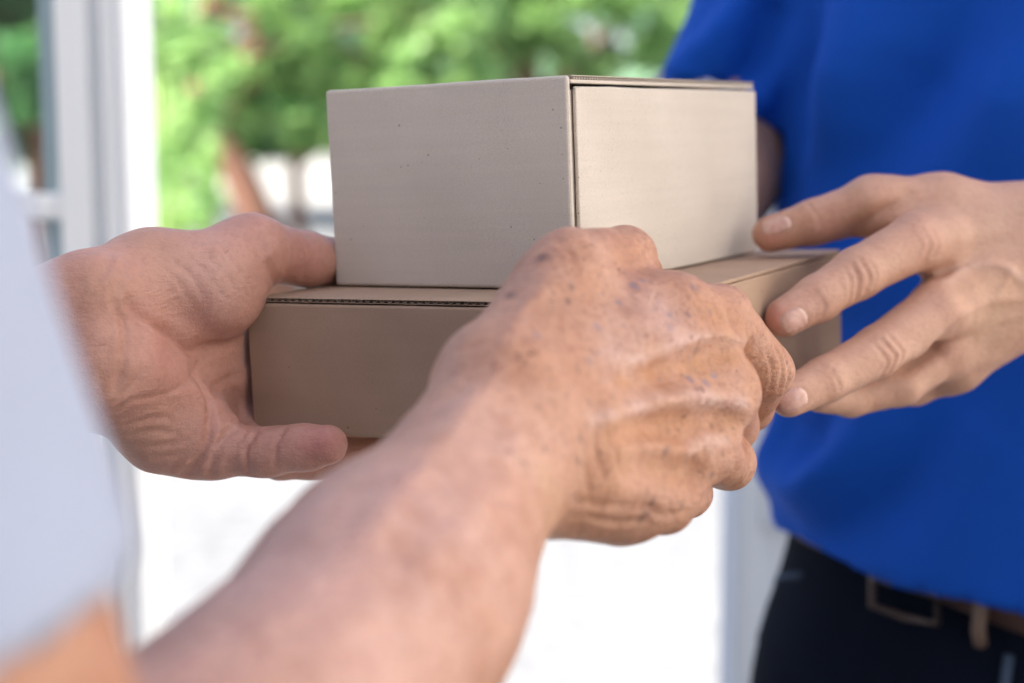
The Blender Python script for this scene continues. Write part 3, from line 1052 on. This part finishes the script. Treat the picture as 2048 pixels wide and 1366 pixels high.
for i in range(85):
    x, y = rs.uniform(1040, 1470), rs.uniform(500, 1060)
    R_blobs.append((x, y, rs.choice((.6, .8, .9, 1.1, 1.4, 1.9)), SPOT if rs.random() < .6 or y > 780 else PURP, -rs.uniform(.4, .85)))
for x, y, r in ((1145, 572, 1.6), (1138, 600, 1.5), (1268, 570, 2.6), (1285, 562, 1.5), (1340, 630, 1.6), (1375, 630, 1.2), (1385, 755, 2.0), (1410, 765, 1.6), (1432, 750, 1.5), (1085, 515, 3.0), (1020, 590, 2.6), (1290, 1030, 2.8), (1362, 1012, 1.6), (1325, 905, 2.2), (1345, 860, 2.0), (1430, 850, 1.5), (1240, 600, 1.6), (1300, 1002, 1.8)):
    R_blobs.append((x, y, r, PURP if y < 780 and x > 1200 else SPOT, -.9))

L_strokes = [
    ([(300, 645), (360, 680), (420, 712), (490, 705)], -4.5, 9.0),
    ([(420, 740), (455, 790), (480, 840)], -3.0, 8.0),
    ([(255, 640), (262, 690), (250, 740)], -1.5, 6.0),
    ([(262, 606), (310, 640), (350, 662), (385, 690), (412, 698), (450, 696), (486, 680)], -1.7, 2.0),
    ([(228, 612), (246, 640), (252, 665), (248, 707), (232, 779)], -1.0, 1.6),
    ([(217, 834), (262, 800), (330, 786), (390, 750), (430, 712)], -0.55, 1.2),
    ([(419, 806), (437, 775), (487, 750)], -0.9, 1.6),
    ([(372, 948), (408, 905), (419, 845), (410, 790), (392, 740)], -1.4, 1.8),
    ([(420, 950), (434, 895), (464, 858)], -1.3, 1.5),
    ([(498, 945), (494, 900), (516, 858)], -1.2, 1.2),
    ([(508, 945), (506, 900), (524, 858)], -0.5, 1.0),
    ([(551, 930), (553, 890), (572, 856)], -0.8, 1.1),
    ([(536, 530), (545, 552), (552, 575)], -1.0, 1.6),
    ([(255, 850), (300, 838), (335, 835)], -0.7, 1.3), ([(262, 872), (305, 862), (350, 868)], -0.7, 1.3),
    ([(285, 895), (330, 890), (370, 880)], -0.6, 1.3), ([(310, 915), (345, 912), (385, 900)], -0.6, 1.3), ([(340, 938), (365, 920), (395, 915)], -0.7, 1.3),
    ([(230, 800), (262, 770), (285, 735)], -0.5, 1.2), ([(225, 500), (215, 530), (196, 560)], -0.6, 1.8), ([(250, 520), (238, 560), (225, 600)], -0.4, 1.5),
    ([(560, 470), (575, 500), (570, 540)], -0.4, 1.3), ([(600, 470), (612, 510), (608, 560)], -0.4, 1.2),
    ([(460, 760), (480, 800), (490, 850)], -0.6, 1.8),
]
for i in range(7):
    L_strokes.append(([(305 + 34 * i, 520 - 7 * i), (350 + 32 * i, 560 - 5 * i), (385 + 30 * i, 612 - 8 * i)], -0.28, 1.0))
for i in range(6):
    L_strokes.append(([(300 + 30 * i, 600 - 14 * i), (345 + 30 * i, 585 - 14 * i)], -0.2, 0.9))
RED, BRN = (0.63, 0.27, 0.215), (0.40, 0.205, 0.135)
L_blobs = [(325, 715, 16, RED, .45), (400, 800, 12, (0.60, 0.28, 0.21), .5), (330, 850, 14, (0.58, 0.30, 0.22), .5), (640, 885, 9, (0.60, 0.235, 0.20), .7),
           (560, 895, 8, (0.58, 0.29, 0.23), .5), (610, 520, 13, (0.50, 0.225, 0.18), .7), (530, 470, 12, (0.57, 0.28, 0.22), .5), (195, 570, 14, BRN, .7), (300, 480, 12, (0.46, 0.245, 0.16), .6), (230, 740, 14, (0.50, 0.27, 0.19), .5), (400, 540, 16, (0.54, 0.32, 0.25), .5), (290, 880, 12, (0.46, 0.25, 0.17), .5), (430, 900, 9, (0.60, 0.33, 0.26), .4)]

D_strokes = [
    ([(1720, 518), (1740, 556), (1732, 580)], -0.7, 1.1), ([(1705, 528), (1717, 560), (1711, 600)], -0.7, 1.1), ([(1694, 540), (1703, 570), (1700, 600)], -0.4, 1.0), ([(1737, 520), (1752, 548), (1748, 572)], -0.4, 1.0),
    ([(1630, 583), (1648, 612), (1645, 630)], -0.45, 1.0), ([(1622, 590), (1638, 618)], -0.35, 0.9),
    ([(1765, 682), (1791, 714), (1777, 744)], -0.7, 1.1), ([(1780, 674), (1804, 705), (1794, 735)], -0.6, 1.1), ([(1752, 692), (1775, 724), (1762, 752)], -0.4, 1.0),
    ([(1664, 745), (1680, 776)], -0.5, 1.0), ([(1655, 750), (1668, 782)], -0.35, 0.9),
    ([(1612, 402), (1634, 430), (1640, 452)], -0.45, 1.0), ([(1625, 398), (1646, 424)], -0.4, 1.0),
    ([(1890, 565), (1930, 538), (1975, 528), (2010, 536), (2048, 562)], 1.3, 2.3),
    ([(1900, 648), (1940, 618), (1985, 600), (2048, 596)], 1.0, 2.2), ([(1985, 600), (2010, 570), (2020, 540)], 0.8, 1.8), ([(1960, 665), (2000, 640), (2048, 632)], 0.6, 2.0),
    ([(1860, 486), (1950, 470), (2048, 455)], 0.6, 3.5), ([(1890, 608), (1960, 575), (2048, 535)], 0.5, 3.0),
    ([(1703, 470), (1750, 432), (1808, 392)], -2.2, 3.4),
    ([(1760, 600), (1830, 560), (1880, 545)], -1.4, 4.0), ([(1800, 740), (1870, 690), (1910, 660)], -1.6, 4.0),
    ([(1845, 460), (1858, 485), (1850, 515)], -0.35, 1.2), ([(1860, 455), (1875, 485), (1866, 512)], -0.3, 1.2),
    ([(1835, 478), (1850, 488), (1866, 500)], 0.9, 5.0), ([(1880, 600), (1890, 618)], 0.9, 5.0),
]
D_blobs = [(1850, 480, 10, (0.58, 0.30, 0.22), .5), (1890, 610, 9, (0.57, 0.30, 0.22), .45), (1545, 640, 7, (0.62, 0.25, 0.20), .75), (1540, 480, 8, (0.60, 0.26, 0.20), .6), (1560, 800, 7, (0.62, 0.30, 0.25), .5), (1720, 555, 7, (0.55, 0.29, 0.21), .5), (1785, 710, 7, (0.55, 0.29, 0.21), .5), (1900, 700, 9, (0.57, 0.28, 0.20), .5), (1660, 460, 10, (0.58, 0.28, 0.22), .5), (1980, 640, 16, (0.53, 0.32, 0.20), .5), (2000, 430, 20, (0.57, 0.36, 0.27), .5), (1620, 615, 9, (0.60, 0.33, 0.27), .4)]
D_nails = [(1553, 451, 163, 58, 36), (1588, 641, 150, 56, 44), (1586, 801, 153, 62, 44)]
L_nails = []
for cx, cy, an, ln, wd in D_nails:         # groove round each nail
    ca, sa = math.cos(math.radians(an)), math.sin(math.radians(an))
    ring = []
    for t in np.linspace(-0.75 * math.pi, 0.75 * math.pi, 13):
        x, y = -math.cos(t) * ln * .52 * -1, math.sin(t) * wd * .54
        ring.append((cx - x * ca - y * sa, cy - x * sa + y * ca))
    D_strokes.append((ring, -0.35, 0.9))

PALE = (0.66, 0.46, 0.41)
R_strokes = [(a, (1.35 * h_ if h_ > 0.4 or h_ < -0.9 else h_), w_) for a, h_, w_ in R_strokes]
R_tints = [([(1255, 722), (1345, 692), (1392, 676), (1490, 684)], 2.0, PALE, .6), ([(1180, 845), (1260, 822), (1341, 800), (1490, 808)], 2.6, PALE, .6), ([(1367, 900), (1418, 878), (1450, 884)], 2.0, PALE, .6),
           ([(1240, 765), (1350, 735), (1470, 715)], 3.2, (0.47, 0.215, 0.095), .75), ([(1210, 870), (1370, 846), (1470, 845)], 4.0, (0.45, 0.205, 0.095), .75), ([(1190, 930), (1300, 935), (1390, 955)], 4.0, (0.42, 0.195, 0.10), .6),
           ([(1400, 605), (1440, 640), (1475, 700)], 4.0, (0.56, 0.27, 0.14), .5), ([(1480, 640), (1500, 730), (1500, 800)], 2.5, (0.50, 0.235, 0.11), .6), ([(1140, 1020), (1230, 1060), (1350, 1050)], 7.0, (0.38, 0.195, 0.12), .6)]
L_tints = [([(262, 606), (350, 662), (412, 698), (486, 680)], 1.5, (0.42, 0.18, 0.13), .5), ([(498, 945), (494, 900), (516, 858)], 1.2, (0.45, 0.19, 0.15), .5), ([(372, 948), (408, 905), (419, 845)], 1.4, (0.45, 0.2, 0.15), .45)]
D_tints = [([(1890, 565), (1930, 538), (1975, 528), (2010, 536), (2048, 562)], 1.8, (0.64, 0.43, 0.34), .5), ([(1900, 600), (1980, 560), (2048, 580)], 4.0, (0.50, 0.28, 0.16), .4)]

def dim(bl, k): return [(*b[:-2], tuple(k * x for x in b[-2]), b[-1]) for b in bl]
R_blobs, R_tints, D_blobs, D_tints, L_blobs = dim(R_blobs, .92), dim(R_tints, .92), dim(D_blobs, .92), dim(D_tints, .92), dim(L_blobs, .95)


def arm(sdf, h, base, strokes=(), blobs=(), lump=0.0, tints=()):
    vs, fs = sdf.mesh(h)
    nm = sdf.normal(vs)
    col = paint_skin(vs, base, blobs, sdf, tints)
    if lump:
        vs = vs + nm * (lump * wobble(vs, 60, 3))[:, None]
    vs = relief(vs, nm, lines_on(sdf, strokes))
    return vs, fs, col


receiver = empty('person', (-0.33, 0.3, 0), 'person in a white shirt reaching out both hands to take the boxes', 'person', 'people handing over the boxes')
courier = empty('person', (0.33, 0.95, 0), 'person in a blue shirt and dark jeans handing over the boxes', 'person', 'people handing over the boxes')
pRU = arm(RU, 0.003, OLD)
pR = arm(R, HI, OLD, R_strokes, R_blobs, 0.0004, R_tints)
pLU = arm(LU, 0.004, PALM)
pL = arm(L, HI, PALM, L_strokes, L_blobs, 0.0003, L_tints)
body1 = skin_body('body', [pR, pRU, (*pL, M['skin_palm']), (*pLU, M['skin_palm'])], M['skin_old'], receiver)
pD = arm(D, HI, YOUNG, D_strokes, D_blobs, 0.0002, D_tints)
pDU = arm(DU, 0.004, YOUNG)
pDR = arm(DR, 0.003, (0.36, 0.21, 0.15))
body2 = skin_body('body', [pD, pDU, pDR], M['skin_young'], courier)


def nail(sdf, name, parent, cx, cy, ang, length, width, mat):
    """curved plate lying on the fingertip; size in photograph pixels"""
    ca, sa = math.cos(math.radians(ang)), math.sin(math.radians(ang))
    n = 13
    pix, meta_ = [], []
    for i in range(n):
        for j in range(n):
            u, w = i / (n - 1) * 2 - 1, j / (n - 1) * 2 - 1
            # superellipse so that the plate has a rounded root and free edge
            uu = u * math.sqrt(1 - 0.42 * w * w); ww = w * math.sqrt(1 - 0.36 * u * u)
            x, y = uu * length / 2, ww * width / 2
            pix.append((cx + x * ca - y * sa, cy + x * sa + y * ca)); meta_.append((max(abs(u), abs(w)), u))
    top = []
    for q, m_ in zip(sdf.picks(pix), meta_):
        if q is None: q = top[-1][0] if top else P(cx, cy, .65)
        top.append((q, *m_))
    pts = np.array([t[0] for t in top])
    nn = sdf.normal(pts)
    edge = np.array([t[1] for t in top])
    # laplacian smooth so that the plate is cleaner than the skin
    g = pts.reshape(n, n, 3)
    off = np.where(edge > 0.97, -0.0003, 0.00045)
    v = pts + nn * off[:, None]
    f = []
    for i in range(n - 1):
        for j in range(n - 1):
            f.append((i * n + j, i * n + j + 1, (i + 1) * n + j + 1, (i + 1) * n + j))
    o = mesh_obj(name, c2w(v), f, mat, parent, True)
    uu = np.array([t[2] for t in top])
    body_, tip_, lun_ = np.array([.56, .335, .275]), np.array([.70, .56, .48]), np.array([.66, .46, .39])
    wt = np.clip((uu - 0.78) / 0.12, 0, 1)[:, None]; wl_ = np.clip((-uu - 0.72) / 0.2, 0, 1)[:, None] * 0.7
    cc = body_ * (1 - wt) * (1 - wl_) + tip_ * wt + lun_ * wl_ * (1 - wt)
    a = o.data.attributes.new('skin', 'FLOAT_COLOR', 'POINT')
    a.data.foreach_set('color', np.concatenate([cc, np.ones((len(cc), 1))], 1).astype(np.float32).ravel())
    return o


for a in D_nails: nail(D, 'fingernail', body2, *a, M['nail'])
for a in L_nails: nail(L, 'fingernail', body1, *a, M['nail'])

# ------------------------------------------------------------------ clothing
# receiver: white shirt with a short sleeve near the lens
S = Sdf()
up0, up1 = np.array([-0.124, 0.03, 0.235]), np.array([-0.178, -0.14, 0.21])
ax = (up0 - up1) / np.linalg.norm(up0 - up1)
hem0 = up0 + ax * 0.026
S.add(hem0 + ax * 0.05, up1, .0575, .066, .03)
tc0 = np.array([-0.345, -0.10, 0.33]); lat = np.array([-0.8, 0, 0.6])
for s in (-.085, 0, .085):
    S.add(tc0 + lat * s, tc0 + lat * s + np.array([0, .50, 0]), .115, .118, .06)
S.add(up1, tc0 + lat * 0.15 + np.array([0, -.03, 0]), .070, .068, .05)
SL2 = np.array([-0.477, -0.133, 0.44])
S.add(SL2, SL2 + (ELL - SL2) * 0.6, .068, .06, .03)
S.planes.append((hem0 + np.array([0, 0, 0]), None))
S.planes.pop()


class CutSdf(Sdf):
    pass


vs, fs = None, None
sleeve_plane = (hem0, ax)
_d0 = S.d
def d_sleeve(p):
    p = np.asarray(p, np.float32)
    v = _d0(p)
    # cut the near sleeve at its hem and hollow it a little
    rel_ = p - hem0.astype(np.float32)
    side = rel_ @ ax.astype(np.float32)
    rad = np.linalg.norm(rel_ - side[..., None] * ax.astype(np.float32), axis=-1)
    near_ = rad < 0.10
    v = np.where(near_, np.maximum(v, side), v)
    hollow = np.maximum(rad - 0.0545, -(side + 0.012))
    v = np.where(near_, np.maximum(v, -hollow), v)
    return v
S.d = d_sleeve
vs, fs = S.mesh(0.004)
nm = S.normal(vs)
vs = vs + nm * (0.0022 * wobble(vs, 9, 8))[:, None]
shirt1 = mesh_obj('shirt', c2w(vs), fs, M['white_cloth'], receiver, True)

# courier: blue polo
T = Sdf()
TC = np.array([0.338, 0.0, 0.95]); LAT = np.array([0.85, 0, -0.53])
for s in (-.06, 0, .06):
    T.add(TC + LAT * s + np.array([0, -.36, .01]), TC + LAT * s + np.array([0, .16, 0]), .112, .117, .06)
    T.add(TC + LAT * s * 1.2 + np.array([0, -.44, .01]), TC + LAT * s * 1.2 + np.array([0, -.36, .01]), .075, .10, .06)
cuff = P(1448, 215, 1.015); sax = (ER - SHR) / np.linalg.norm(ER - SHR)
T.path([P(1690, -270, 1.06), P(1560, -20, 1.03), cuff + sax * 0.05], [.062, .050, .049], .02)
SHL = np.array([0.48, -0.36, 0.85]); axl = (ELD - SHL) / np.linalg.norm(ELD - SHL)
T.add(SHL, SHL + axl * 0.2, .066, .058, .04)
# hem plane through three seen points
h1, h2_, h3 = P(1560, 1092, .93), P(1750, 1180, .85), P(2048, 1240, .82)
hn = np.cross(h2_ - h1, h3 - h1); hn /= np.linalg.norm(hn)
if hn[1] < 0: hn = -hn
_dT = T.d
cpl = P(1440, 240, 1.015)
cn = np.array([-0.50, 0.86, -0.12]); cn /= np.linalg.norm(cn)
def d_polo(p):
    p = np.asarray(p, np.float32)
    v = _dT(p)
    v = np.maximum(v, (p - h1.astype(np.float32)) @ hn.astype(np.float32))
    rel_ = p - cpl.astype(np.float32)
    side = rel_ @ cn.astype(np.float32)
    a = sax.astype(np.float32)
    rad = np.linalg.norm(rel_ - (rel_ @ a)[..., None] * a, axis=-1)
    near_ = (rad < 0.06) & (side > -0.06)
    v = np.where(near_, np.maximum(v, side), v)
    hollow = np.maximum(rad - 0.0435, -(side + 0.02))
    v = np.where(near_, np.maximum(v, -hollow), v)
    return v
T.d = d_polo
vs, fs = T.mesh(0.004)
nm = T.normal(vs, 0.003)
folds = [
    ([(1560, 930), (1620, 970), (1690, 925), (1735, 850), (1750, 770)], 16, 18),
    ([(1590, 880), (1640, 880), (1690, 830)], -12, 16),
    ([(1600, 1045), (1720, 1010), (1830, 920), (1900, 800)], -8, 24),
    ([(1720, -60), (1690, 150), (1640, 360)], 9, 22),
    ([(1625, -60), (1610, 140), (1600, 360)], -9, 18),
    ([(2000, -80), (1880, 130), (1730, 380)], -11, 26),
    ([(2080, -40), (1990, 160), (1850, 400)], 9, 26),
    ([(1860, -60), (1800, 100), (1740, 230)], 6, 20),
    ([(2100, 700), (1980, 860), (1820, 1040)], 5, 26),
    ([(1500, -10), (1430, 80), (1360, 130)], 8, 11),
    ([(1545, 40), (1490, 140), (1420, 185)], -8, 11),
]
vs = relief(vs, nm, lines_on(T, [(a, 1.5 * h_, w_) for a, h_, w_ in folds]))
vs = vs + nm * (0.002 * wobble(vs, 7, 12))[:, None]
polo = mesh_obj('polo_shirt', c2w(vs), fs, M['blue'], courier, True)
e1 = np.cross(sax, [0, 0, 1.0]); e1 /= np.linalg.norm(e1); e2 = np.cross(sax, e1)
ringp = []
for t in np.linspace(0, 2 * math.pi, 41):
    q = cpl + 0.0492 * (math.cos(t) * e1 + math.sin(t) * e2)
    ringp.append(c2w(q - sax * (((q - cpl) @ cn + 0.003) / (sax @ cn))))
MB().tube(ringp, [.0024] * len(ringp), 6).build('sleeve_trim', cloth_mat('pale_trim', (0.45, 0.48, 0.55), 1500), polo, smooth=True)
polo['label'] = 'blue short sleeved shirt hanging loose over the belt'

# trousers, belt, shoes
Z0 = CAM[2]
Tr = Sdf()
gy = lambda z: (Z0 - z)
wl = lambda s, z, dz=0.0: TC + LAT * s + np.array([0, 0, dz])
# trousers are modelled in the world frame because legs are upright
TCw = c2w(np.array([0.338, 0.10, 0.945]))
LW = np.array([0.85, -0.53, 0.0]); LW /= np.linalg.norm(LW)
FWD = np.array([-LW[1] * -1, -LW[0], 0]); FWD = np.array([-0.53, -0.85, 0])
def w(s, f, z): return np.array([TCw[0], TCw[1], 0]) + LW * s + FWD * f + np.array([0, 0, z])
for s in (-.06, 0, .06):
    Tr.add(w(s, 0, 1.07), w(s * 1.25, -.01, .90), .101, .108, .06)
for s in (-1, 1):
    Tr.path([w(.085 * s, -.01, .90), w(.10 * s, 0, .50), w(.11 * s, -.02, .09)], [.098, .068, .058], .05)
vs, fs = Tr.mesh(0.006)
nm = Tr.normal(vs, 0.003)
vs = vs + nm * (0.003 * wobble(vs, 8, 2))[:, None]
trs = mesh_obj('trousers', vs, fs, M['denim'], courier, True)
for s in (-1, 1):
    Sh = Sdf()
    Sh.path([w(.11 * s, -.05, .045), w(.115 * s, .06, .045), w(.12 * s, .17, .032)], [.044, .044, .03], .02)
    Sh.add(w(.11 * s, -.03, .09), w(.11 * s, -.03, .05), .045, .045, .02)
    Sh.planes.append((np.array([0, 0, 0.002]), np.array([0, 0, -1.0])))
    v, f = Sh.mesh(0.005)
    mesh_obj('shoe', v, f, M['shoe'], courier, True)


def march_in(sdf, o, d, far=0.4):
    """first surface met coming from outside towards o along -d (many rays at once)"""
    o, d = np.atleast_2d(o), np.atleast_2d(d)
    t = np.full(len(d), far)
    for _ in range(60):
        t = t - np.maximum(sdf.d(o + d * t[:, None]) * 0.85, 0) 
    return o + d * t[:, None]


hnw = C2W @ hn
h1w = c2w(h1)
def dirs(a): return np.cos(a)[:, None] * FWD + np.sin(a)[:, None] * LW


def waist(a, off, lift):
    """points round the waist at angles a in a plane parallel to the hem, off metres below it"""
    a = np.atleast_1d(np.asarray(a, float)); d = dirs(a)
    o = np.tile(np.array([TCw[0], TCw[1], 1.0]), (len(a), 1))
    for _ in range(4):
        q = march_in(Tr, o, d)
        o[:, 2] = q[:, 2] - ((q - h1w) @ hnw - off) / hnw[2]
    return march_in(Tr, o, d) + d * lift


def band(off0, off1, a0, a1, n, raise_, thick=0.003):
    a = np.linspace(a0, a1, n)
    drop = -0.016 * np.clip((0.15 - a) / 0.9, 0, 1)          # the belt climbs under the hem towards the hip
    rows = [waist(a, off + drop, r_) for off in (off0, off1) for r_ in (raise_ - thick, raise_)]
    v = np.stack(rows, 1).reshape(-1, 3); f = []
    for i in range(n - 1):
        b = i * 4; c = b + 4
        f += [(b + 1, c + 1, c + 3, b + 3), (b, b + 2, c + 2, c), (b, c, c + 1, b + 1), (b + 2, b + 3, c + 3, c + 2)]
    f += [(0, 1, 3, 2), (4 * n - 4, 4 * n - 2, 4 * n - 1, 4 * n - 3)]
    return v, f


v, f = band(-0.016, 0.0165, -math.pi, math.pi, 90, 0.0045)
belt = mesh_obj('belt', v, f, M['leather'], courier, True)
# buckle: a frame of four bars and a prong, wrapped on the same waist
def waist_pt(a, off, lift): return waist(a, off, lift)[0]


_aa = np.linspace(-1.5, 1.5, 301)
_wq = (waist(_aa, 0.006, 0.006) - CAM) @ C2W
_wx = 1024 + FPX * _wq[:, 0] / _wq[:, 2]
def ang_for(px): return float(_aa[np.argmin(np.abs(_wx - px))])


aL, aR, aP = ang_for(1755), ang_for(1880), ang_for(1965)
fr = MB()
cn4 = [waist_pt(aL, -0.012, .009), waist_pt(aL, 0.020, .009), waist_pt((aL + aR) / 2, 0.021, .010), waist_pt(aR, 0.020, .009), waist_pt(aR, -0.012, .009), waist_pt((aL + aR) / 2, -0.013, .010), waist_pt(aL, -0.012, .009)]
fr.tube(cn4, [.0024] * len(cn4), 8)
bk = fr.build('buckle', M['brass'], belt, smooth=True)
MB().tube([waist_pt(aL, 0.003, .010), waist_pt(aR, 0.003, .011)], [.0018, .0018], 8).build('prong', M['brass'], bk if False else belt, smooth=True)
lp = MB().tube([waist_pt(aP, -0.02, .006), waist_pt(aP, 0.0, .008), waist_pt(aP - 0.01, 0.018, .008), waist_pt(aP - 0.01, 0.027, .004)], [.004, .0042, .0042, .004], 8)
lp.build('belt_loop', paint_mat('tan_tab', (0.12, 0.075, 0.055), 0.6), trs, smooth=True)
# pocket edge on the hip and the fly seam
pk = [march_in(Tr, np.array([TCw[0], TCw[1], z]), FWD * math.cos(a) + LW * math.sin(a))[0] for a, z in ((ang_for(1590), 1.0), (ang_for(1555), .985), (ang_for(1535), .965), (ang_for(1528), .94))]
MB().tube([q - FWD * .001 for q in pk], [.0024] * 4, 6).build('pocket_edge', M['denim_edge'], trs, smooth=True)
fy = [march_in(Tr, np.array([TCw[0], TCw[1], z]), FWD * math.cos(a) + LW * math.sin(a))[0] for a, z in ((0.02, .985), (-0.01, .95), (-0.05, .90))]
MB().tube(fy, [.003] * 3, 6).build('fly_seam', M['denim_edge'], trs, smooth=True)
